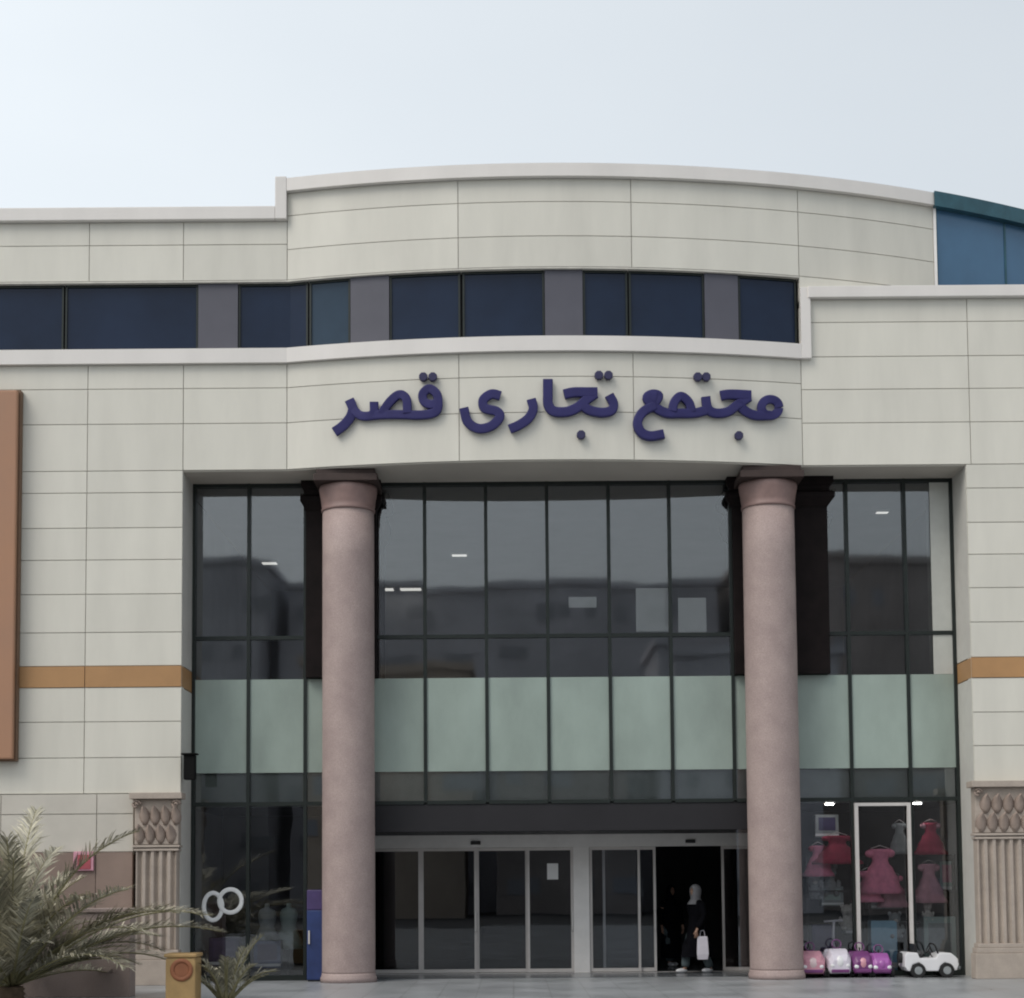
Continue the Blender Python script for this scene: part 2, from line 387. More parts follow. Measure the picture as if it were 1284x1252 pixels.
# blue glazed end of the drum
bx = [x1170+.06+i*1.55 for i in range(6)]
bg = MB()
for i in range(5): strip(bg, bx[i]+.02, bx[i+1]-.02, zcr1-.3, zd0-.02, drum, .02, .06)
g = bg.build('roof_glazing', M['blue'], B)
for x in bx: MB().box(x-.02, x+.02, arc(x)-.0, arc(x)+.1, zcr1-.3, zd0-.02).build('glazing_bar', M['teal'], g)
MB().box(x1170-.0, x1170+.055, arc(x1170)-.02, arc(x1170)+.12, zcr1-.3, zd0).build('edge_trim', M['white_alu'], g)
strip(MB(), x1170+.003, bx[-1], zd0-.03, zd1+.02, drum, -.16, .5).build('eave', M['teal'], g)
strip(MB(), xa, xb-.01, z_wt-.6, z_wt-.001, lambda x: arc(x)+.31, 0, .1).build('drum_base', M['joint'], B)
# roofs, side and back walls
MB().box(XL+.2, XR-.2, .42, YB-.2, zcr0-.25, zcr0-.12).build('roof', M['asphalt'], B)
rf = MB(); X = span(xa, bx[-1], drum)
rf.loft([[(x,arc(x)+.36,zd0-.12),(x,YB-.2,zd0-.12),(x,YB-.2,zd0),(x,arc(x)+.36,zd0)] for x in X], False); rf.build('roof', M['asphalt'], B)
MB().box(XL+.2, xa-.1, .36, YB-.2, z_cap0-.12, z_cap0).build('roof', M['asphalt'], B)
MB().box(XL-.25, XL, 0, YB, 0, z_cap1).build('end_wall', M['panel'], B)
MB().box(XR, XR+.25, 0, YB, 0, zcr1).build('end_wall', M['panel'], B)
MB().box(XL, XR, YB-.2, YB, 0, zd0-.2).build('rear_wall', M['panel'], B)
MB().box(bx[-1], bx[-1]+.2, arc(bx[-1]), YB-.2, zcr1-.2, zd1).build('drum_end_wall', M['panel'], B)

# ---- ground storey beside the entrance: base stone, brown cladding, pilasters
zb = zL(995); zbr = UZ(1069, 0, 80)
xp0, xp1 = UX(163, -.2, 1100), UX(229, -.2, 1100)
bs = MB(); jx = [XL] + [UX(p,0,1030) for p in (-360,-240,-118,2,122)] + [xp0+.02]
for i in range(len(jx)-1):
    for z0, z1 in ((zbr, UZ(1021,0,122)), (UZ(1021,0,122), zb-.004)): bs.box(jx[i]+.008, jx[i+1]-.008, -.05, .2, z0+.008, z1-.008)
bs.build('base_course', M['base_stone'], B)
MB().box(XL, xp0+.02, -.02, .19, zbr-.05, zb-.01).build('base_core', M['joint'], B)
br = MB()
for i in range(len(jx)-1): br.box(jx[i]+.006, jx[i+1]-.006, -.09, .2, .0, zbr-.006)
br.build('brown_base', M['brown_stone'], B)
def pilaster(x0, x1, ztop):
    zc0 = ztop-.95; w = x1-x0; zb1 = .62
    n = max(5, int(round((w-.2)/.165))); pr = [(x0+.1, .02), (x0+.1, -.17)]
    fw = (w-.2)/n
    for i in range(n):
        a = x0+.1+i*fw
        pr.append((a+.012, -.22)); pr.append((a+fw*.2, -.22))
        for k in range(1, 6):
            u = k/6; pr.append((a+fw*(.2+.68*u), -.22+.075*math.sin(math.pi*u)))
        pr.append((a+fw*.88, -.22))
    pr += [(x1-.1, -.17), (x1-.1, .02)]
    p = MB().loft([[(x,y,z) for x, y in pr] for z in (zb1+.02, zc0-.12)], False).build('pilaster', M['carved'], B)
    b = MB().box(x0, x1, -.30, .03, 0, zb1-.16).box(x0+.03, x1-.03, -.27, .03, zb1-.158, zb1-.06).box(x0+.06, x1-.06, -.25, .03, zb1-.058, zb1+.018)
    b.build('pilaster_base', M['carved'], p, bevel=.012)
    c = MB().box(x0+.08, x1-.08, -.22, .03, zc0+.0, ztop-.12).box(x0+.05, x1-.05, -.25, .03, zc0-.055, zc0-.01).box(x0+.07, x1-.07, -.24, .03, zc0-.118, zc0-.075)
    c.box(x0+.0, x1-.0, -.34, .03, ztop-.118, ztop-.004)
    c.build('pilaster_capital', M['carved'], p, bevel=.01)
    lv = MB(); nl = max(4, int(w/.21))
    for row in range(2):
        for i in range(nl):
            cx_ = x0+.1+(w-.2)*(i+.5)/nl + (.07 if row else -.02); z0 = zc0+.02+row*.34; h = .40; lw = .5*(w-.2)/nl
            rings = []
            for k in range(6):
                u = k/5; ww = lw*(.5+.62*math.sin(math.pi*u**.7))*(1-.85*u**4); yy = -.23-.03*math.sin(u*math.pi*.5)-.10*u**3; zz = z0+h*u-.05*u**4
                rings.append([(cx_-ww,yy+.03,zz),(cx_-ww*.5,yy-.01,zz),(cx_,yy-.03,zz),(cx_+ww*.5,yy-.01,zz),(cx_+ww,yy+.03,zz),(cx_,yy+.05,zz)])
            lv.loft(rings, True)
    for sx in (x0+.12, x1-.12):
        pts = [(sx+.09*(1-k/14)*math.cos(k*.75), -.28-.02*k/14, ztop-.22+.09*(1-k/14)*math.sin(k*.75)) for k in range(14)]
        lv.tube(pts, .022, 6)
    lv.build('acanthus_carving', M['leaf_stone'], p)
pilaster(xp0, xp1, zb-.004)
pilaster(UX(1219, -.2, 1100), UX(1318, -.2, 1100), zR(980)-.004)
MB().box(UX(1316,0,1100), XR, -.02, .2, 0, zR(980)-.004).build('base_course', M['base_stone'], B)
MB().box(xp0+.05, x_ol-.22, .02, .24, 0, zb-.01).build('base_core', M['carved'], B)
MB().box(x_or+.23, XR, .035, .24, 0, zR(980)-.01).build('base_core', M['carved'], B)

# ---- curtain wall
zt1 = UZ(798, YG); zt2 = UZ(1006, YG); zfl0, zfl1 = UZ(967, YG), UZ(850, YG)
mpx = [240,312,383,458,533,610,687,764.5,841,918,991,1064,1137,1206]
mx_ = [UX(p, YG, 800) for p in mpx]; mx_[0] = x_ol; mx_[-1] = x_or
v0, v1 = UX(459, YG, 1100), UX(951, YG, 1100)                    # entrance recess
cw = MB()
hw = .032
for i, x in enumerate(mx_):
    z0 = zt2 if v0+.05 < x < v1-.05 else 0
    xx = min(max(x, x_ol+hw), x_or-hw)
    cw.box(xx-hw, xx+hw, YG-.05, YG+.09, z0, zl-.021)
for i in range(len(mx_)-1):
    a, b = mx_[i]+hw, mx_[i+1]-hw
    if i == 0: a += hw
    if i == len(mx_)-2: b -= hw
    cw.box(a, b, YG-.04, YG+.08, zt1-.035, zt1+.035); cw.box(a, b, YG-.04, YG+.08, zt2-.035, zt2+.035)
    cw.box(a, b, YG-.04, YG+.08, zl-.09, zl-.022)
    if not (mx_[i] > v0-.7 and mx_[i+1] < v1+.7): cw.box(a, b, YG-.04, YG+.08, .0, .10)
C_ = cw.build('curtain_wall', M['dark_alu'], B)
random.seed(11)
def pane(x0, x1, z0, z1, y, m='glass', par=None, name='pane', jit=.25):
    o = MB().box(x0, x1, y, y+.012, z0, z1)
    c = Vector(((x0+x1)/2, y, (z0+z1)/2)); rz, rx = R(random.uniform(-jit, jit)), R(random.uniform(-jit, jit)*.6)
    o.v = [tuple(c + Matrix.Rotation(rz,3,'Z') @ (Matrix.Rotation(rx,3,'X') @ (Vector(v)-c))) for v in o.v]
    return o.build(name, M[m], par or C_)
for i in range(len(mx_)-1):
    a, b = mx_[i]+.02, mx_[i+1]-.02
    pane(a, b, zt1+.03, zl-.08, YG+.012); pane(a, b, zt2+.03, zt1-.03, YG+.012)
    if mx_[i+1] < v0+.6 or mx_[i] > v1-.6: pane(a, b, .09, zt2-.03, YG+.012, 'shopglass')
    MB().box(a+.013, b-.013, YG-.014, YG-.006, zfl0, min(zfl1, zt1-.04)).build('frosted_film', M['film'], C_)
for z0, z1 in ((zfl1+.004, zt1-.04), (zt1+.04, zl-.095)):  # pale sheet added outside the glass for the brightness of the inner white wall
    MB().box(UX(1167,YG,700), x_or-.068, YG-.014, YG-.006, z0, z1).build('white_wall_stand_in', M['wall_stand_in'], C_)
MB().box(x_ol+.01, x_or-.01, YG+.10, YG+.22, zt2-.05, zfl0-.005).build('floor_edge', M['slab'], B)

# ---- entrance recess, fascia, doors
YD = 2.95
zs = UZ(1047, YD); zh = UZ(1063, YD); zdoor = zh
MB().box(v0-.35, v1+.35, YG-.02, YG+.09, zs+.005, zt2-.036).build('entrance_fascia', M['fascia'], B, bevel=.006)
MB().box(v0-.35, v1+.35, YG+.095, YD+.2, zs+.004, zs+.06).build('entrance_soffit', M['fascia'], B)
dx = lambda p: UX(p, YD, 1130)
hd = MB().box(v0-.29, v1+.29, YD-.09, YD+.09, zh, zs).build('door_header', M['white_alu'], B, bevel=.008)
for p in (597, 866): MB().box(dx(p)-.1, dx(p)+.1, YD-.14, YD-.091, zh+.06, zh+.13).build('motion_sensor', M['black'], hd, bevel=.01)
MB().box(dx(719), dx(739), YD-.08, YD+.08, .0, zh-.002).build('door_post', M['white_alu'], B, bevel=.006)
MB().box(v0-.28, v1+.28, YD-.10, YD+.10, .001, .012).build('threshold', M['alu'], B)
def door(p0, p1, y, name='door', handle=0, fr=.052):
    x0, x1 = dx(p0), dx(p1); f = MB(); z0, z1 = .02, zh-.004
    f.box(x0, x0+fr, y-.025, y+.025, z0, z1).box(x1-fr, x1, y-.025, y+.025, z0, z1)
    f.box(x0+fr, x1-fr, y-.025, y+.025, z0, z0+.07).box(x0+fr, x1-fr, y-.025, y+.025, z1-.06, z1)
    d = f.build(name, M['alu'], B)
    pane(x0+fr-.01, x1-fr+.01, z0+.06, z1-.05, y-.006, 'doorglass', d, jit=.1)
    if handle:
        hx = x1-fr/2 if handle > 0 else x0+fr/2
        MB().tube(smooth_path([(hx,y-.026,.85),(hx,y-.075,.87),(hx,y-.075,1.2),(hx,y-.026,1.22)]), .013, 8).build('handle', M['white_alu'], d)
door(459, 528, YD, 'sidelight'); door(528, 598, YD, handle=1); door(597.5, 662, YD+.07); door(661, 719, YD, handle=1)
door(739.5, 803, YD, 'sidelight'); door(756, 823, YD+.07, handle=1); door(905, 953, YD, 'sidelight')
for xx in (v0-.35, v1+.30): MB().box(xx, xx+.05, YG+.10, YD-.1, .0, zs).build('recess_wall', M['fascia'], B)
# ---- entrance columns
zcap = zl-.02
c0 = None
def column(px, YC=.42):
    x = UX(px, YC, 900); r = UX(470.5, YC, 900)-UX(437.5, YC, 900)
    prof = [(r*1.0, .17), (r*1.0, .20)]+[(r*(1.0-.015*k/10), .2+(zcap-.72-.2)*k/10) for k in range(11)]
    s = MB().lathe((x,YC,0), prof, 40).build('column', M['granite'], B)
    MB().lathe((x,YC,0), [(r*1.0,zcap-.72),(r*1.03,zcap-.71),(r*1.03,zcap-.67),(r*1.0,zcap-.655),(r*1.03,zcap-.58),(r*1.05,zcap-.48),(r*1.09,zcap-.38),(r*1.11,zcap-.32),(r*1.11,zcap-.27),(r*1.08,zcap-.235)], 40).build('capital', M['cap'], s)
    ab = MB(); a = r*1.2
    ab.box(x-a, x+a, YC-a, YC+a, zcap-.233, zcap-.10); ab.box(x-a*.92, x+a*.92, YC-a*.92, YC+a*.92, zcap-.098, zcap-.001)
    ab.build('abacus', M['abacus'], s, bevel=.012)
    MB().lathe((x,YC,0), [(r*1.06,0),(r*1.06,.07),(r*1.045,.10),(r*1.02,.125),(r*1.01,.17)], 40).build('column_base', M['granite'], s)
    return x, r
cl = column(437); cr_ = column(968)
for a, b in ((384, 473), (919, 1038)):  # dark strips added before the glass for reflections and shade beside the columns
    x0, x1 = UX(a,.9,730), UX(b,.9,730); x2 = (x0+x1)/2; w = (x1-x0)/2
    o = MB().box(x0, x1, .80, YG-.055, zfl1+.01, zl-.60).build('shade_strip', M['inner'], B, bevel=.01)
    MB().loft([[(x2-w*k,.80-w*(k-1),z),(x2+w*k,.80-w*(k-1),z),(x2+w*k,YG-.055,z),(x2-w*k,YG-.055,z)] for k, z in ((1.0,zl-.598),(1.03,zl-.56),(1.14,zl-.42),(1.14,zl-.34),(1.04,zl-.28),(1.05,zl-.2),(1.12,zl-.14),(1.12,zl-.023))], False).build('shade_strip_head', M['inner'], o)
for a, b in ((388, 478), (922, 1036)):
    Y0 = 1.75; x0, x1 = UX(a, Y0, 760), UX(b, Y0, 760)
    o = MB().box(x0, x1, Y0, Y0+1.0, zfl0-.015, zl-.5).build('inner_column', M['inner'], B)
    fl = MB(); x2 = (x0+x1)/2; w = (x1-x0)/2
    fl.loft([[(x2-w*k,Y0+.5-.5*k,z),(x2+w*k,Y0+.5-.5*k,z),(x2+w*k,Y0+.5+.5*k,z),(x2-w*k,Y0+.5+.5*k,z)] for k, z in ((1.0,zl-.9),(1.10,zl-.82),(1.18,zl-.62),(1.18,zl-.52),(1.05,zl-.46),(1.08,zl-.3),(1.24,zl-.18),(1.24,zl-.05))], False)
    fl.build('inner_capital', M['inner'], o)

# ---- interior shell
zc = zl-.05; YI = 12.5
MB().box(x_ol-.2, x_or+.2, YG+.23, YI, zt2-.04, zfl0-.02).build('upper_floor', M['int_floor'], B)
MB().box(x_ol-.2, x_or+.2, YG+.31, YI, zc+.06, zc+.16).build('upper_ceiling', M['int_wall'], B)
MB().box(x_ol-.2, x_or+.2, YI, YI+.2, .0, zc+.05).build('inner_rear_wall', M['int_wall'], B)
for xx in (x_ol-.35, x_or+.22): MB().box(xx, xx+.13, YG+.06, YI, 0, zc+.05).build('inner_side_wall', M['int_wall'], B)
MB().box(x_ol-.1, x_or+.1, YG+.11, YI, .001, .006).build('inner_floor', M['int_floor'], B)
MB().box(x_or-.06, x_or+.2, YG+.14, 2.75, zfl0+.0, zc).build('inner_white_wall', M['int_white'], B)
xq0, xq1 = (UX(436,2.9), UX(970,2.9))
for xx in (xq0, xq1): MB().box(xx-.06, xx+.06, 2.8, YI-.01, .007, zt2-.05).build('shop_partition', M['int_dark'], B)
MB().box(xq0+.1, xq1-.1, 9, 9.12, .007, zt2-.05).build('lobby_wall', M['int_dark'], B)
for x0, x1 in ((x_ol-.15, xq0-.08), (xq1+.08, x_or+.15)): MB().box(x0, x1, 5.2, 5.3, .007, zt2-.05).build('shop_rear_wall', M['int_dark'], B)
# balustrade and clutter of the upper storey, seen through the glass
def ceiling_light(px, py, w, d, label, zz=zc+.055):
    p = CAM; dr = ROT @ Vector(((px-CX)/F, -(py-CY)/F, -1)); t_ = (zz-p.z)/dr.z; q = p+dr*t_
    y = min(q.y, YI-.4); x = p.x+dr.x*(y-p.y)/dr.y
    o = thing('ceiling_light', (x, y, zz), label, 'ceiling light', 'lit ceiling lights of the upper storey')
    MB().box(x-w/2, x+w/2, y-d/2, y+d/2, zz-.05, zz-.001).build('lamp_body', M['white_alu'], o, bevel=.008)
    MB().box(x-w/2+.03, x+w/2-.03, y-d/2+.03, y+d/2-.03, zz-.062, zz-.051).build('diffuser', M['lamp'], o)
ceiling_light(340, 607, .3, .2, 'small lit ceiling lamp high behind the second glass pane from the left')
ceiling_light(338, 704, .4, .3, 'lit ceiling lamp left of the left column, lower of the two there')
ceiling_light(484, 738, .45, .4, 'lit ceiling panel just right of the left column, nearer the column of a pair')
ceiling_light(515, 741, .6, .4, 'wide lit ceiling panel beside the mullion, right one of a pair by the left column')
ceiling_light(576, 694, .4, .25, 'lit ceiling lamp seen alone behind the fifth glass pane')
ceiling_light(1106, 640, .3, .2, 'lit ceiling lamp behind the upper panes at the right end')

# posters behind the upper glazing
def poster(p0, p1, q0, q1, label, Y=YG+.075, m='paper', name='poster'):
    a, b = U(p0,q0,Y), U(p1,q1,Y)
    o = MB().box(a.x, b.x, Y, Y+.008, b.z, a.z).build(name, M[m], loc=((a.x+b.x)/2, Y, b.z)); return tag(o, label, 'poster')
poster(797,840,738,792,'tall pale poster taped inside the upper glass right of the middle')
poster(850,886,750,793,'smaller pale poster inside the upper glass next to the right column')
poster(713,748,749,762,'small white strip notice inside the middle of the upper glass')
a = U(686,1083,YD-.02); b = U(700,1103,YD-.02)
tag(MB().box(a.x,b.x,YD-.02,YD-.012,b.z,a.z).build('door_notice', M['paper'], loc=((a.x+b.x)/2,YD-.02,b.z)), 'white paper notice stuck on the dark door pane left of the white post', 'notice')
# rings decal on the left shop window
rd = MB()
for cx_, cy_, rx, ry in ((267,1137,11.5,17),(289,1130,14,14.5)):
    c = U(cx_,cy_,YG-.006); k = 31/F
    pts = [(c.x+rx*k*math.cos(t_*math.pi/12+.001*0), c.y-.004*(cx_ > 280), c.z+ry*k*math.sin(t_*math.pi/12)) for t_ in range(25)]
    rd.tube(pts, .045, 8, flat=.006, caps=False)
c = U(278,1134,YG-.006)
tag(rd.build('ring_decal', M['vinyl'], loc=tuple(c)), 'two interlocking white rings stuck on the left shop window', 'window sticker')

# ------------------------------------------------------------------ the sign
def sg(wx, wy, sc, pts, k=6):
    q = smooth_path([(wx+u/sc, 0, wy+v/sc) for u, v in pts], k); out = []
    for p in q:
        g = U(p.x, p.z, -.4); y = fas(g.x)-.07; g = U(p.x, p.z, y); out.append(g)
    return out
c = U(700, 515, fas(.8))
sign = thing('facade_sign', (c.x, fas(c.x), c.z), 'navy raised Arabic-script lettering across the curved cream fascia above the entrance', 'sign')
def word(o, strokes, dots, r=.087):
    w = MB()
    for i, (st, k) in enumerate(strokes):
        pts = sg(*o, st); w.tube(pts, [r*k]*len(pts), 12, flat=.034+.004*i, pw=True)
    wd = w.build('word', M['navy_sign'], sign)
    for d in dots:
        p = sg(*o, [d, (d[0]+1, d[1])])[0]; q = r*1.0
        MB().add([(p.x+q*.98*math.cos(a*math.pi/4+.39), p.y-.045, p.z+q*.98*math.sin(a*math.pi/4+.39)) for a in range(8)]+[(p.x+q*.98*math.cos(a*math.pi/4+.39), p.y+.05, p.z+q*.98*math.sin(a*math.pi/4+.39)) for a in range(8)],
            [tuple(range(8)),tuple(range(15,7,-1))]+[(a,a+8,(a+1)%8+8,(a+1)%8) for a in range(8)]).build('dot', M['dot_sign'], wd, bevel=.012)
word((405,460,8.025), [([(265,335),(290,390),(300,440),(270,520),(200,600),(115,662)],1.05), ([(300,430),(370,490),(450,500),(510,470),(515,360)],.95),
    ([(450,500),(600,485),(830,485),(920,490),(1060,482),(1140,450),(1160,380),(1145,280),(1070,225),(1005,280),(1020,355),(1085,385),(1150,365)],.95),
    ([(590,475),(680,350),(770,285),(840,330),(850,470)],.95)], [(1010,105),(1105,105)])
word((565,460,5.836), [([(365,215),(300,202),(240,245),(250,305),(335,328),(360,370),(300,435),(205,455),(125,405),(97,305)],1.0), ([(590,240),(605,310),(570,380),(500,430),(432,460)],1.0),
    ([(712,95),(712,200),(715,280),(755,328),(850,332),(930,300),(1000,240),(1060,200)],1.05), ([(830,205),(900,190),(1000,190),(1075,190)],1.05), ([(950,270),(1010,318),(1100,338),(1175,325),(1192,275),(1160,212)],1.0)],
    [(1085,65),(1155,65),(955,500)])
cir = [(1135+68*math.cos(a*math.pi/6), 315+62*math.sin(a*math.pi/6)) for a in range(13)]
word((780,460,6.114), [(cir,.95), ([(1140,375),(1020,375),(935,335),(880,270)],1.0), ([(755,225),(830,215),(990,222)],1.05),
    ([(975,235),(890,290),(810,348),(710,358),(655,320),(640,235)],1.0), ([(650,335),(560,357),(450,360),(330,355),(245,305),(190,245),(230,215),(280,228),(250,280)],1.0),
    ([(535,350),(510,275),(450,230),(400,275),(385,345)],.95), ([(215,235),(262,240)],1.25), ([(250,300),(160,350),(118,430),(145,505),(215,535),(320,520)],1.0)], [(580,80),(645,80),(895,530)])

# ------------------------------------------------------------------ attached things
x1 = UX(21, -.28, 700); zt, zb_ = UZ(487,-.28,10), UZ(954,-.28,10)
o = thing('advertising_board', (x1-1.5,-.15,zb_), 'tall terracotta board fixed to the wall at the left edge', 'sign board')
MB().box(x1-3, x1, -.16, -.002, zb_, zt).build('board_casing', M['board_side'], o, bevel=.01)
MB().box(x1-2.97, x1-.03, -.28, -.162, zb_+.03, zt-.03).build('board_face', M['board'], o, bevel=.03)
a = U(228, 947, -.1); b = U(242, 978, -.1)
o = thing('wall_lamp', ((a.x+b.x)/2+.02, .2, b.z), 'small black lantern box on the left jamb of the entrance', 'wall lamp')
MB().box(a.x+.04, b.x+.04, -.16, .034, b.z, a.z).build('lamp_box', M['matte_black'], o, bevel=.02)
MB().box(a.x+.0, b.x+.08, -.2, .03, a.z+.002, a.z+.03).build('lamp_lid', M['matte_black'], o, bevel=.008)
a = U(92, 1068, -.14); b = U(117, 1092, -.14)
o = thing('wall_plate', ((a.x+b.x)/2,-.14,b.z), 'small faded red plate on the brown wall behind the palm', 'sign plate')
MB().box(a.x,b.x,-.14,-.092,b.z,a.z).build('plate_frame', M['dusty'], o, bevel=.01); MB().box(a.x+.08,b.x-.05,-.15,-.141,b.z+.03,a.z-.06).build('plate_face', M['red'], o)

# low wall in front
xw1 = UX(163, -3.4, 1200); zw = UZ(1139, -3.4, 150)
o = thing('garden_wall', (xw1-3, -3.2, 0), 'low mauve rendered wall behind the big palm', 'wall')
MB().box(xw1-7, xw1, -3.4, -3.0, 0, zw-.07).build('wall_body', M['mauve'], o, bevel=.01)
MB().box(xw1-7.03, xw1+.03, -3.44, -2.96, zw-.068, zw).build('wall_coping', M['mauve'], o, bevel=.015)

# litter bin
xq = UX(226, -6, 1220); zq = UZ(1196, -6, 226)
o = thing('litter_bin', (xq,-5.75,0), 'square amber bin with a rusty round opening beside the small palm', 'litter bin')
MB().box(xq-.22, xq+.22, -6, -5.52, .04, zq-.06).build('bin_body', M['amber'], o, bevel=.03)
MB().box(xq-.24, xq+.24, -6.02, -5.5, zq-.058, zq).build('bin_lid', M['amber'], o, bevel=.02)
pts = [(xq+.02+.135*math.cos(k*math.pi/12), -6.005, zq-.24+.135*math.sin(k*math.pi/12)) for k in range(25)]
MB().tube(pts, .035, 8, flat=.02, caps=False).build('opening_rim', M['rust'], o)
MB().cyl((xq+.02,-6.0,zq-.24),(0,1,0),.10,.03).build('opening', M['rust'], o)
MB().box(xq-.2, xq+.2, -5.97, -5.55, 0, .038).build('bin_foot', M['black'], o)

# ------------------------------------------------------------------ palms
def palm(name, x, y, label, n, lmin, lmax, trunk_h, seed, el0, el1, az=None, group=None):
    rnd = random.Random(seed)
    o = thing(name, (x,y,0), label, 'palm tree')
    tk = MB(); prof = []
    for k in range(9): prof += [(.20-.004*k+.03*(k % 2), trunk_h*k/8)]
    tk.lathe((x,y,0), prof, 14).build('trunk', M['trunk'], o)
    lf, rc = MB(), MB()
    for i in range(n):
        a = rnd.uniform(0, 2*math.pi) if az is None else rnd.uniform(*az)
        el = R(rnd.uniform(el0, el1)); el = max(el, R(33+9*math.sin(i))) if az is None and math.cos(a) > .6 and i != 3 else el; L_ = rnd.uniform(lmin, lmax); droop = rnd.uniform(.35, 1.25)
        p = Vector((x+.1*math.cos(a), y+.1*math.sin(a), trunk_h+.02)); pts = [p.copy()]; m = 18
        for k in range(m):
            e = el - droop*(k/m)**1.6
            p = p+Vector((math.cos(a)*math.cos(e), math.sin(a)*math.cos(e), math.sin(e)))*(L_/m); pts.append(p.copy())
        rc.tube(pts, [.022*(1-.85*k/m)+.003 for k in range(m+1)], 5)
        side = Vector((-math.sin(a), math.cos(a), 0))
        nl = int(L_*24)
        for k in range(nl):
            u = .12+.88*k/nl; fi = u*m; i0 = min(int(fi), m-1); q = pts[i0].lerp(pts[i0+1], fi-i0); t_ = (pts[i0+1]-pts[i0]).normalized()
            up = side.cross(t_).normalized(); 
            if up.z < 0: up = -up
            ll = (.10+.34*math.sin(math.pi*min(1, u*.92+.06))**.7)*rnd.uniform(.75,1.15)*min(1.15, L_/2.6+.25)
            for s_ in (-1, 1):
                d = (side*s_*rnd.uniform(.55,.85)+t_*rnd.uniform(.8,1.35)+up*rnd.uniform(.05,.55)).normalized()
                wv = d.cross(up).normalized()*.012*rnd.uniform(.8,1.4)
                e1 = q+d*ll*.55; e2 = q+d*ll-Vector((0,0,1))*ll*rnd.uniform(.05,.25)
                lf.add([q-wv*.5,q+wv*.5,e1+wv,e1-wv,e2],[(0,1,2,3),(3,2,4)])
    cr = lf.build('crown', M['frond'], o); rc.build('frond_stalk', M['rachis'], cr)
    return o
palm('date_palm', UX(14,-5.4,1240), -5.4, 'large ragged date palm with grey-green fronds in the lower left corner', 96, 1.3, 3.3, .30, 5, 4, 84)
palm('young_palm', UX(283,-5.2,1240), -5.2, 'small young palm with upright narrow fronds next to the amber bin', 15, .6, 1.15, .06, 9, 40, 80)

# ------------------------------------------------------------------ toys in front of and behind the right shop window
def wheel(par, x, y, z, r, w, axis=(1,0,0), rim='white'):
    wl = MB().cyl((x,y,z), axis, r, w, 20).build('wheel', M['rubber'], par, bevel=.008)
    MB().cyl((x,y,z), axis, r*.55, w+.012, 14).build('rim', M[rim], wl, bevel=.004)
def ride_on(px, label, body, accent, w=.44, h=.42, pole=False, Y=.38, hood=None):
    x = UX(px, Y, 1215); L_ = .72
    o = thing('ride_on_car', (x, Y+L_/2, 0), label, 'ride-on toy', 'ride-on toys lined up outside the shop window')
    y0 = Y; rings = []
    for yy, ww, zb0, zt0 in ((0,.72,.10,.60),(.06,.9,.08,.80),(.16,.98,.07,.92),(.26,1,.07,1.0),(.34,.98,.07,.72),(.52,.98,.07,.66),(.62,1,.07,.95),(.70,.9,.09,.98),(.72,.8,.12,.9)):
        a = w/2*ww; zt0 *= h; zb0 *= 1
        rings.append([(x-a*.85,y0+yy,zb0),(x+a*.85,y0+yy,zb0),(x+a,y0+yy,zb0+.05),(x+a,y0+yy,zt0*.75),(x+a*.72,y0+yy,zt0),(x-a*.72,y0+yy,zt0),(x-a,y0+yy,zt0*.75),(x-a,y0+yy,zb0+.05)])
    MB().loft(rings, False).build('body', M[body], o, bevel=.02)
    if hood: MB().ball((x, y0+.055, h*.52), w*.22, .07, h*.24).build('hood_badge', M[hood], o)
    for sx in (-1,1):
        MB().ball((x+sx*w*.30, y0+.02, h*.42), .05, .03, .045, 12, 7).build('headlight', M['white'], o)
        for yy in (.14,.58): wheel(o, x+sx*(w/2-.0), y0+yy, .09, .09, .07, rim=accent)
    MB().box(x-w*.36, x+w*.36, y0-.02, y0+.02, .10, .16).build('bumper', M[accent], o, bevel=.015)
    MB().tube([(x,y0+.28,h*.8),(x,y0+.34,h*1.12)], .014, 8).build('steering_column', M['black'], o)
    st = [(x+.085*math.cos(k*math.pi/8), y0+.34+.03*math.sin(k*math.pi/8), h*1.14+.08*math.sin(k*math.pi/8)) for k in range(17)]
    MB().tube(st, .013, 6, caps=False).build('steering_wheel', M[accent], o)
    MB().box(x-w*.33, x+w*.33, y0+.46, y0+.62, h*.64, h*.72).build('seat', M[accent], o, bevel=.02)
    if pole:
        MB().tube(smooth_path([(x+.02,y0+.70,.3),(x+.02,y0+.72,.7),(x+.03,y0+.70,1.02)]), .028, 8).build('push_handle', M['lilac'], o)
        MB().tube([(x-.16,y0+.70,1.03),(x+.2,y0+.70,1.05)], .024, 8).build('handle_grip', M['lilac'], o)
ride_on(1020, 'pale pink ride-on toy car nearest the right column', 'dusty', 'purple', .50, .50, hood='palepink')
ride_on(1054, 'lilac white ride-on toy with a tall push handle', 'lilac', 'purple', .46, .54, True, hood='white')
ride_on(1083, 'dark purple ride-on toy car with a pale nose', 'purple', 'purple', .40, .49, hood='pink')
ride_on(1107, 'bright violet-pink ride-on toy car beside the white toy jeep', 'magenta', 'purple', .40, .45, hood='magenta')
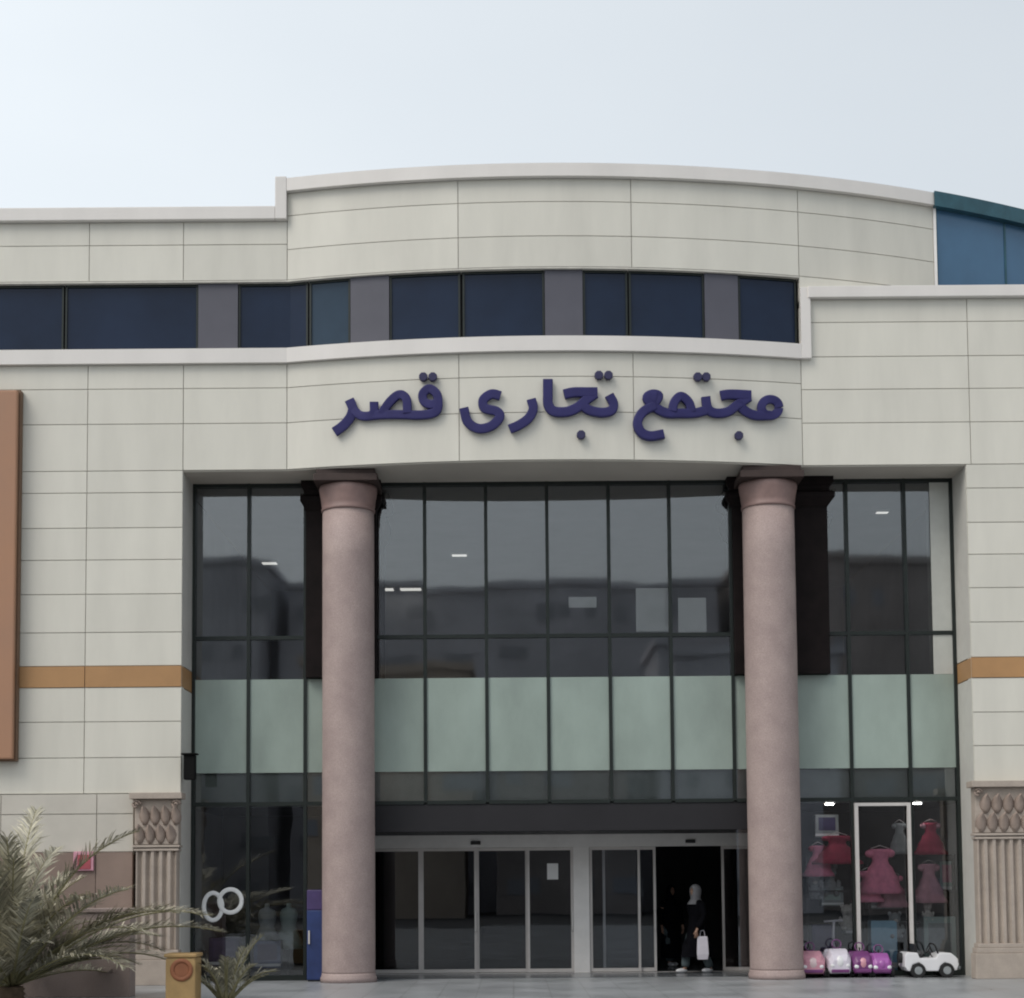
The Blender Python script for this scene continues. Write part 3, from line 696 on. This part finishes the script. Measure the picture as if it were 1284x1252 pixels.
# white jeep, side on
xj = UX(1168, .3, 1215); YJ = .25
o = thing('toy_jeep', (xj, YJ+.3, 0), 'white electric toy jeep parked side-on at the foot of the window', 'toy car')
L2 = .50
pf = [(-.5,.20),(-.44,.12),(-.40,.12),(-.36,.24),(-.24,.28),(-.16,.22),(-.12,.12),(.12,.12),(.16,.22),(.24,.28),(.34,.24),(.38,.13),(.46,.13),(.50,.24),(.47,.36),(.36,.45),(.20,.46),(.12,.44),(.08,.36),(-.22,.36),(-.26,.46),(-.46,.47),(-.50,.40)]
MB().prism([(xj+a, b) for a, b in pf], YJ, YJ+.52).build('body', M['white'], o, bevel=.022)
for sx in (-.26,.27):
    for yy in (YJ+.02, YJ+.50): wheel(o, xj+sx, yy, .135, .135, .11, (0,1,0), 'grey_toy')
ws = MB().tube(smooth_path([(xj+.13,YJ+.06,.44),(xj+.07,YJ+.07,.60),(xj+.07,YJ+.45,.60),(xj+.13,YJ+.46,.44)],4), .016, 8).build('windscreen_frame', M['black'], o)
MB().box(xj-.30,xj-.14,YJ+.08,YJ+.44,.365,.42).box(xj-.31,xj-.25,YJ+.08,YJ+.44,.421,.62).build('seat', M['black'], o, bevel=.02)
MB().tube([(xj+.06,YJ+.2,.37),(xj-.02,YJ+.2,.50)], .012, 6).build('steering_column', M['black'], o)
MB().tube([(xj-.02+.03*math.cos(k*math.pi/8),YJ+.2+.08*math.sin(k*math.pi/8),.52+.07*math.cos(k*math.pi/8)) for k in range(17)], .011, 6, caps=False).build('steering_wheel', M['black'], o)
for yy in (YJ+.1, YJ+.42): MB().ball((xj+.485,yy,.31), .03,.045,.045,12,7).build('headlight', M['lamp'] if False else M['alu'], o)
MB().cyl((xj-.53,YJ+.26,.36),(1,0,0),.10,.07).build('spare_wheel', M['rubber'], o, bevel=.01)
MB().box(xj+.495,xj+.54,YJ+.04,YJ+.48,.15,.21).build('bumper', M['grey_toy'], o, bevel=.012)

# stock standing against / behind the glass
def carton(p0, p1, q0, q1, Y, d, m, m2, label, name='toy_box', cat='box'):
    a, b = U(p0,q0,Y), U(p1,q1,Y); z0 = b.z
    o = thing(name, ((a.x+b.x)/2, Y+d/2, z0), label, cat)
    MB().box(a.x,b.x,Y,Y+d,z0,a.z).build('carton', M[m], o, bevel=.01)
    w = b.x-a.x; h = a.z-z0
    MB().box(a.x+w*.14,b.x-w*.14,Y-.006,Y-.001,z0+h*.3,a.z-h*.12).build('printed_panel', M[m2], o)
    MB().box(a.x+.0,b.x-.0,Y-.004,Y-.001,z0+h*.06,z0+h*.16).build('printed_strip', M['white'], o)
def on_floor(Y): return UZ
carton(1092,1126,1155,1217,1.55-1.0+.62,.3,'skyblue','skyblue','tall sky-blue toy box behind the ride-on toys', 'toy_box')
YS = 1.5
zsh = [UZ(p, YS, 1100) for p in (1217,1172,1128,1085)]
xs0, xs1_ = UX(1012,YS,1100), UX(1200,YS,1100)
o = thing('display_shelf', ((xs0+xs1_)/2, YS+.35, 0), 'dark display shelving behind the right shop window full of toys', 'shelf')
sf = MB()
for z in (.35, 1.0, 1.62): sf.box(xs0+.05, xs1_-.05, YS+.1, YS+.6, z-.04, z)
sf.build('shelf_board', M['int_dark'], o)
for x in (xs0, (xs0+xs1_)/2-.25, xs1_-.05): MB().box(x, x+.05, YS+.1, YS+.6, .01, 2.3).build('shelf_post', M['int_dark'], o)
# white door frame standing in the right shop front
xa_, xb_ = UX(1075,.93,1100), UX(1141,.93,1100); zf_ = UZ(1007,.93,1100)
fr = MB().box(xa_-.035,xa_+.035,.88,.945,.0,zf_).box(xb_-.035,xb_+.035,.88,.945,.0,zf_).box(xa_+.035,xb_-.035,.88,.945,zf_-.06,zf_)
o = fr.build('shop_door_frame', M['alu'], B)
def dress(px, py, Y, w, h, m, label, m2=None, n=26):
    c = U(px, py, Y); z1 = c.z+h/2; rnd = random.Random(int(px))
    o = thing('child_dress', (c.x, Y, z1-h), label, 'dress', 'frilly dresses hanging in the right shop window')
    rings = []
    for k in range(13):
        u = k/12; base = .16*w+ (w*.5-.16*w)*max(0,(u-.3)/.7)**.8 if u > .3 else .22*w-.06*w*u/.3
        tier = 1+.10*((u*4) % 1) if u > .3 else 1
        rings.append([(c.x+base*tier*(1+.07*math.sin(j*3.1+k))*math.cos(2*math.pi*j/n), Y+base*.6*tier*math.sin(2*math.pi*j/n), z1-h*u) for j in range(n)])
    MB().loft(rings).build('skirt', M[m], o)
    for s in (-1,1): MB().ball((c.x+s*w*.22, Y, z1-h*.1), w*.11, w*.1, h*.09, 10, 7).build('puff_sleeve', M[m2 or m], o)
    MB().tube([(c.x-w*.2,Y,z1+.01),(c.x,Y,z1+.07),(c.x+w*.2,Y,z1+.01)], .008, 6).build('hanger', M['alu'], o)
dress(1104,1093,1.36,.88,.86,'rose','bright rose dress in the middle of the right shop window','rose')
dress(1050,1066,1.5,.95,.55,'crimson','dark crimson dress hanging next to the right column')
dress(1167,1052,1.4,.62,.62,'crimson','crimson dress hanging high at the right end of the window','dusty')
dress(1165,1108,1.3,.66,.75,'dusty','dusty pink dress hanging below the crimson one at the right end')
dress(1128,1052,1.5,.45,.6,'grey_toy','pale grey dress hanging behind the white door frame')
carton(1158,1200,1150,1216,1.22,.25,'sage','grey_toy','large sage green carton behind the white toy jeep','toy_box')
carton(1018,1048,1160,1200,1.3,.3,'indigo','violet','dark indigo toy box low behind the pale pink ride-on','toy_box')
carton(1030,1058,1112,1136,1.65,.3,'grey_toy','sage','grey toy box on the shelf right of the column','toy_box')
carton(1060,1074,1140,1172,1.65,.3,'grey_toy','lilac','narrow grey toy box on the shelf left of the white frame','toy_box')
def plush(px, py, Y, h, m, label):
    c = U(px, py, Y); k = h/2
    o = thing('plush_toy', (c.x, Y, c.z-k), label, 'plush toy', 'plush toys in the right shop window')
    bd = MB(); n = 16
    bd.loft([[(c.x+a*h*math.cos(2*math.pi*j/n), Y+a*.8*h*math.sin(2*math.pi*j/n), c.z-k+z*h) for j in range(n)] for a, z in ((.14,.0),(.24,.06),(.27,.2),(.24,.38),(.15,.5),(.17,.58),(.23,.7),(.22,.84),(.12,.95),(.03,.98))]).build('body', M[m], o)
    for s in (-1,1):
        MB().ball((c.x+s*.19*h, Y, c.z-k+.93*h), .08*h, .05*h, .09*h, 10, 7).build('ear', M[m], o)
        MB().ball((c.x+s*.27*h, Y-.08*h, c.z-k+.36*h), .08*h, .09*h, .16*h, 10, 7).build('arm', M[m], o)
        MB().ball((c.x+s*.17*h, Y-.22*h, c.z-k+.08*h), .09*h, .17*h, .09*h, 10, 7).build('leg', M[m], o)
    MB().ball((c.x, Y-.2*h, c.z-k+.66*h), .09*h, .08*h, .07*h, 10, 7).build('muzzle', M['plush'], o)
plush(1040,1104,1.75,.62,'plush_grey','grey plush bear on the shelf right of the right column')
plush(1021,1112,1.75,.5,'plush_grey','small grey plush bear half hidden by the right column')
plush(1062,1150,1.42,.5,'plush','cream plush bear just left of the white frame')
plush(1163,1143,1.35,.36,'plush','cream plush bear sitting on the sage carton')
plush(1122,1160,1.3,.5,'plush_grey','grey plush bear beside the sky-blue box')
carton(1088,1132,1112,1140,1.62,.3,'grey_toy','dusty','wide grey toy box on the shelf under the rose dress','toy_box')
carton(1022,1052,1022,1050,1.7,.3,'grey_toy','indigo','dark grey toy box on the top shelf by the right column','toy_box')
carton(1178,1200,1080,1118,1.7,.3,'sage','dusty','upright sage toy box at the right edge of the window','toy_box')
M['shop_lamp'] = emit('shop_lamp_diffuser', (1, .96, .92), 22)
for px_, lb in ((1040, 'left one of two small lit lamps under the ceiling of the right shop'), (1150, 'right one of two small lit lamps under the ceiling of the right shop')):
    x = UX(px_, 1.3, 1010)
    o = thing('ceiling_lamp', (x, 1.3, zt2-.02), lb, 'ceiling light')
    MB().box(x-.10,x+.10,1.24,1.36,zt2-.06,zt2-.051).build('lamp_body', M['white_alu'], o)
    MB().box(x-.07,x+.07,1.25,1.35,zt2-.085,zt2-.061).build('diffuser', M['shop_lamp'], o)
dress(1088,1112,1.42,.6,.6,'rose','smaller rose dress hanging low beside the left post of the white frame','rose')
dress(1120,1118,1.55,.6,.62,'dusty','dusty pink dress hanging behind the bright rose one','rose')
dress(1026,1080,1.6,.6,.6,'rose','rose dress hanging closest to the right column','crimson')
# left shop
carton(262,300,1176,1212,1.5,.3,'indigo','violet','indigo box on the floor of the left shop window','shop_box')
carton(318,352,1180,1214,1.6,.3,'cobalt','indigo','dark blue box on the floor behind the second left window','shop_box')
xk = UX(394, .55, 1150); zk = UZ(1116,.55,396)
o = thing('blue_cabinet', (xk, .72, 0), 'tall blue cabinet with violet top standing just left of the left column', 'cabinet')
MB().box(xk-.14,xk+.26,.55,.88,.03,zk-.38).build('cabinet_body', M['cobalt'], o, bevel=.02)
MB().box(xk-.14,xk+.26,.55,.88,zk-.378,zk).build('cabinet_top', M['violet'], o, bevel=.02)
MB().box(xk-.12,xk+.24,.57,.86,0,.029).build('cabinet_foot', M['black'], o)
MB().box(xk-.11,xk-.08,.52,.549,.7,.95).build('cabinet_handle', M['alu'], o)
def mannequin(px, Y, m, label, h=1.45):
    x = UX(px, Y, 1150)
    o = thing('dress_form', (x,Y,0), label, 'dress form', 'dress forms in the left shop window')
    MB().lathe((x,Y,0), [(.17,.006),(.17,.03),(.03,.05),(.022,.1),(.022,.75)], 18).build('stand', M['black'], o)
    n = 20; rings = []
    for z, a, b in ((.55,.30,.26),(.75,.25,.2),(.92,.17,.13),(1.0,.14,.10),(1.12,.17,.12),(1.24,.18,.11),(1.33,.14,.08),(1.37,.055,.055),(1.45,.045,.045)):
        rings.append([(x+a*math.cos(2*math.pi*j/n), Y+b*math.sin(2*math.pi*j/n), z) for j in range(n)])
    MB().loft(rings).build('torso', M[m], o)
mannequin(258, 2.0, 'grey_toy', 'grey dress form behind the leftmost shop pane')
mannequin(335, 1.9, 'grey_toy', 'grey dress form behind the second shop pane from the left')
mannequin(362, 2.3, 'sage', 'pale dress form standing back near the left column')

# ------------------------------------------------------------------ people
def skin_body(name, chains, m, parent, rt):
    vs, es, rs, idx = [], [], [], {}
    def vid(k, p, r):
        if k in idx: return idx[k]
        idx[k] = len(vs); vs.append(p); rs.append(r); return idx[k]
    cnt = [0]
    for ch in chains:
        prev = None
        for it in ch:
            if isinstance(it, str): i = idx[it]
            else:
                k, p, r = it; i = vid(k, p, r)
            if prev is not None: es.append((prev, i))
            prev = i
    me = bpy.data.meshes.new(name); me.from_pydata(vs, es, []); 
    o = bpy.data.objects.new(name, me); COL.objects.link(o)
    sk = o.modifiers.new('Skin', 'SKIN'); sk.use_smooth_shade = True
    for i, r in enumerate(rs):
        me.skin_vertices[0].data[i].radius = (r, r) if not isinstance(r, tuple) else r
        me.skin_vertices[0].data[i].use_root = (i == 0)
    sb = o.modifiers.new('Sub', 'SUBSURF'); sb.levels = sb.render_levels = 2
    dg = bpy.context.evaluated_depsgraph_get(); dg.update()
    me2 = bpy.data.meshes.new_from_object(o.evaluated_get(dg)); bpy.data.objects.remove(o)
    me2.name = name; me2.materials.clear(); me2.materials.append(m)
    for p in me2.polygons: p.use_smooth = True
    ob = bpy.data.objects.new(name, me2); COL.objects.link(ob); ob.parent = parent
    return ob
def person(x, y, rz, label, stride, coat, scarf, lo, bag=False, group=None):
    # local frame: faces -y (before rz), z up
    o = thing('person', (x,y,0.006), label, 'person', group, rz)
    hip = .90; s = stride
    ch = [[('pelvis',(0,0,hip),(.14,.11)),('belly',(0,0,1.05),(.125,.10)),('chest',(0,-.01,1.26),(.15,.11)),('neck0',(0,0,1.42),(.07,.07)),('neck',(0,-.015,1.49),.052),('jaw',(0,-.045,1.56),(.062,.075)),('face',(0,-.03,1.63),(.072,.095)),('crown',(0,-.015,1.71),(.055,.07))],
          ['face',('nose',(0,-.135,1.615),.012)]]
    for sd, sg_ in (('l',-1),('r',1)):
        f = s if sd == 'l' else -s                      # forward (towards -y) for the left leg
        ch.append(['pelvis',('hip'+sd,(sg_*.09,0,hip-.07),.095),('knee'+sd,(sg_*.09,-f*.45-.05,.49),.062),('calf'+sd,(sg_*.09,-f*.62,.33),.056),('ankle'+sd,(sg_*.09,-f*.95+.02,.085),.038),('foot'+sd,(sg_*.09,-f*.95-.08,.045),.036),('toe'+sd,(sg_*.095,-f*.95-.16,.035),.028)])
        a = -s if sd == 'l' else s
        wr = Vector((sg_*.23,-a*.35-.06,.86)); el = Vector((sg_*.235,-a*.1+.03,1.10))
        ch.append(['chest',('sh'+sd,(sg_*.17,0,1.36),.066),('el'+sd,tuple(el),.045),('wr'+sd,tuple(wr),.028),('pm'+sd,tuple(wr+Vector((0,-.02,-.06))),(.022,.034))])
        for k in range(4):
            b = wr+Vector((0,-.045+.022*k-.0,-.10)); l = (.07,.08,.075,.058)[k]
            ch.append(['pm'+sd,('f%d0'%k+sd,tuple(b),.010),('f%d1'%k+sd,tuple(b+Vector((-sg_*.008,0,-l*.5))),.009),('f%d2'%k+sd,tuple(b+Vector((-sg_*.03,0,-l*.9))),.007)])
        tb = wr+Vector((0,-.055,-.055)); ch.append(['pm'+sd,('t0'+sd,tuple(tb),.011),('t1'+sd,tuple(tb+Vector((-sg_*.012,-.012,-.04))),.009)])
    skin_body('body', ch, M['skin'], o, 0)
    n = 24
    def ring(z, a, b, dy=0, w=.0, ph=0): return [(a*(1+w*math.sin(5*t_+ph))*math.cos(t_), dy+b*(1+w*math.sin(4*t_+ph))*math.sin(t_), z) for t_ in [2*math.pi*j/n for j in range(n)]]
    MBp = MB(); MBp.loft([ring(lo,.22,.22+s*.6,0,.06),ring(lo+.25,.215,.2+s*.45,0,.05,.4),ring(.7,.21,.18+s*.15,0,.03,.8),ring(.95,.195,.155),ring(1.12,.175,.14),ring(1.28,.195,.145,-.01),ring(1.37,.19,.12),ring(1.43,.12,.09),ring(1.455,.075,.075)], caps=False)
    def put(mb, nm, m):
        me = bpy.data.meshes.new(nm); me.from_pydata(mb.v, [], mb.f); me.polygons.foreach_set('use_smooth', mb.sm)
        bm = bmesh.new(); bm.from_mesh(me); bmesh.ops.remove_doubles(bm, verts=bm.verts, dist=1e-5); bmesh.ops.recalc_face_normals(bm, faces=bm.faces); bm.to_mesh(me); bm.free()
        me.materials.append(M[m]); q = bpy.data.objects.new(nm, me); COL.objects.link(q); q.parent = o; return q
    put(MBp, 'coat', coat)
    sl = MB(); tr = MB(); sh = MB()
    for sd, sg_ in (('l',-1),('r',1)):
        f = s if sd == 'l' else -s; a = -s if sd == 'l' else s
        sl.tube(smooth_path([(sg_*.15,0,1.37),(sg_*.21,.01,1.28),(sg_*.235,-a*.1+.03,1.10),(sg_*.23,-a*.33-.055,.885)],4), [.085]*4+[.075]*4+[.062]*4+[.05], 12)
        tr.tube(smooth_path([(sg_*.09,0,hip-.05),(sg_*.09,-f*.45-.05,.49),(sg_*.09,-f*.9+.01,.12)],5), [.115]*3+[.1]*3+[.085]*4+[.075], 12)
        sh = MB().ball((sg_*.09,-f*.95-.065,.045), .052,.135,.05); put(sh, 'shoe', 'white')
    put(sl, 'sleeves', coat); put(tr, 'trousers', 'trouser')
    hd = MB(); rings = []
    for z, rr, gap in ((1.36,.17,.02),(1.41,.135,.02),(1.46,.10,.02),(1.51,.10,.05),(1.545,.108,.35),(1.58,.113,.58),(1.62,.117,.66),(1.66,.113,.58),(1.695,.102,.30),(1.725,.08,.08),(1.748,.05,.04),(1.755,.008,.02)):
        rings.append([(rr*.84*math.cos(t_), rr*1.08*math.sin(t_)-.012, z) for t_ in [-math.pi/2+gap+(2*math.pi-2*gap)*j/(n-1) for j in range(n)]])
    hd.loft(rings, caps=False, closed=False)
    q = put(hd, 'headscarf', scarf); sd_ = q.modifiers.new('thick', 'SOLIDIFY'); sd_.thickness = .012
    ey = MB()
    for sx in (-1,1): ey.ball((sx*.03,-.118,1.635), .011, .008, .008, 8, 5)
    put(ey, 'eyes', 'black')
    return o
pz = UX(874, 2.5, 1200)
person(pz, 2.5, R(-62), 'person in black coat and grey headscarf stepping out of the open sliding door', .26, 'cloth_black', 'scarf', .32)
person(UX(842, 5.2, 1200), 5.2, R(20), 'person in dark clothes standing inside behind the open door', .1, 'cloth_black', 'cloth_black', .18)
c = U(881, 1187, 2.28)
o = thing('shopping_bag', (c.x, 2.28, c.z-.26), 'white shopping bag carried by the person in the doorway', 'bag')
MB().loft([[(c.x-a,2.28-b,c.z+z),(c.x+a,2.28-b,c.z+z),(c.x+a*1.05,2.28+b,c.z+z),(c.x-a*1.05,2.28+b,c.z+z)] for z,a,b in ((-.26,.10,.05),(-.15,.115,.065),(.0,.11,.055),(.17,.10,.025),(.2,.098,.015))], False).build('bag_body', M['bagwhite'], o, bevel=.015)
MB().tube(smooth_path([(c.x-.05,2.28,c.z+.19),(c.x-.03,2.28,c.z+.30),(c.x+.03,2.28,c.z+.30),(c.x+.05,2.28,c.z+.19)]), .006, 6).build('bag_handle', M['bagwhite'], o)

# ------------------------------------------------------------------ street opposite (seen mirrored in the glazing)
def opposite(name, x0, x1, y0, y1, h, m, label, fl=3.4):
    o = thing(name, ((x0+x1)/2, (y0+y1)/2, -.12), label, 'building')
    MB().box(x0,x1,y1,y0,-.12,h).build('walls', M[m], o)
    MB().box(x0-.3,x1+.3,y1-.3,y0+.3,h+.001,h+.5).build('parapet', M[m], o)
    w = MB(); nx = int((x1-x0)/2.1); rw = random.Random(int(x0*7)+int(h*3))
    for k in range(int(h/fl)):
        for i in range(nx):
            a = x0+(x1-x0)*(i+.3)/nx
            if rw.random() < .45: continue
            w.box(a, a+(x1-x0)/nx*rw.choice((.3,.42,.9)), y0-.05, y0+.06, 1.2+k*fl, 2.3+k*fl)
    w.build('windows', M['oppwin'], o)
opposite('office_building', -48,-18,-84,-98,25.0,'opp','grey office block across the street mirrored in the left panes')
opposite('office_building', -17,16,-88,-100,24.0,'opp','wide slate block across the street mirrored in the middle panes')
opposite('office_building', 17,52,-82,-96,24.5,'opp2','brown block across the street mirrored in the right panes')

M['opp3'] = mat('opposite_tan_plaster', (.46,.38,.31), .85, var=.2, scale=.3); M['opp4'] = mat('opposite_olive_plaster', (.25,.27,.22), .85, var=.25, scale=.3)
opposite('low_building',-40,-22,-70,-80,14.5,'opp4','low olive building across the street in front of the grey office block')
opposite('low_building',-13,-3,-70,-80,15.6,'opp3','low tan building across the street in front of the slate block')
opposite('low_building',-1,8,-72,-80,13.5,'opp2','low brown building across the street beside the tan one')
opposite('low_building',10,20,-70,-80,16.5,'opp','low pale grey building across the street between brown ones')

# ------------------------------------------------------------------ light
SUN_EL, SUN_AZ = 50.0, -132.0            # azimuth measured from +y (straight ahead) towards +x
w = bpy.data.worlds.new("World"); S.world = w; w.use_nodes = True
nt = w.node_tree; nt.nodes.clear(); L = nt.links.new
out = N(nt, 'ShaderNodeOutputWorld'); bg = N(nt, 'ShaderNodeBackground'); bg.inputs[1].default_value = .1
sky = N(nt, 'ShaderNodeTexSky'); sky.sky_type = 'NISHITA'; sky.sun_disc = False
sky.sun_elevation = R(SUN_EL); sky.sun_rotation = R(SUN_AZ); sky.air_density = 1.2; sky.dust_density = 4; sky.ozone_density = 1.5
tc = N(nt, 'ShaderNodeTexCoord'); nz = N(nt, 'ShaderNodeTexNoise'); nz.inputs['Scale'].default_value = 1.6; nz.inputs['Detail'].default_value = 5
mp = N(nt, 'ShaderNodeMapping'); mp.inputs['Scale'].default_value = (1,1,2.5); L(tc.outputs['Generated'], mp.inputs[0]); L(mp.outputs[0], nz.inputs[0])
mr = N(nt, 'ShaderNodeMapRange'); mr.inputs['From Min'].default_value = .3; mr.inputs['From Max'].default_value = .7
mr.inputs['To Min'].default_value = .66; mr.inputs['To Max'].default_value = .74; L(nz.outputs['Fac'], mr.inputs[0])
mx = N(nt, 'ShaderNodeMix'); mx.data_type = 'RGBA'; mx.inputs['B'].default_value = (5.6, 6.1, 6.5, 1)
sx = N(nt, 'ShaderNodeSeparateXYZ'); L(tc.outputs['Generated'], sx.inputs[0])
gr = N(nt, 'ShaderNodeMapRange'); gr.inputs['From Min'].default_value = -.5; gr.inputs['From Max'].default_value = .4; gr.inputs['To Min'].default_value = 1.45; gr.inputs['To Max'].default_value = .98
L(sx.outputs[0], gr.inputs['Value'])
vm = N(nt, 'ShaderNodeVectorMath', operation='SCALE'); vm.inputs[0].default_value = (6.65, 7.0, 7.15); L(gr.outputs[0], vm.inputs['Scale']); L(vm.outputs[0], mx.inputs['B'])
L(mr.outputs[0], mx.inputs['Factor']); L(sky.outputs[0], mx.inputs['A']); L(mx.outputs['Result'], bg.inputs[0]); L(bg.outputs[0], out.inputs[0])
sl = bpy.data.lights.new('Sun', 'SUN'); sl.energy = 1.15; sl.angle = R(30); sl.color = (1, .95, .88)
so_ = bpy.data.objects.new('Sun', sl); COL.objects.link(so_)
d = Vector((math.sin(R(SUN_AZ))*math.cos(R(SUN_EL)), math.cos(R(SUN_AZ))*math.cos(R(SUN_EL)), math.sin(R(SUN_EL))))
so_.rotation_euler = (-d).to_track_quat('-Z', 'Y').to_euler(); so_.location = (-20, 10, 40)

S.render.engine = 'CYCLES'
S.cycles.use_denoising = True; S.cycles.max_bounces = 8; S.cycles.transparent_max_bounces = 16; S.cycles.caustics_reflective = False
S.cycles.filter_width = 2.0
S.view_settings.view_transform = 'Standard'; S.view_settings.look = 'None'; S.view_settings.gamma = 1; S.view_settings.exposure = .33
S.render.resolution_x, S.render.resolution_y = 1024, 998
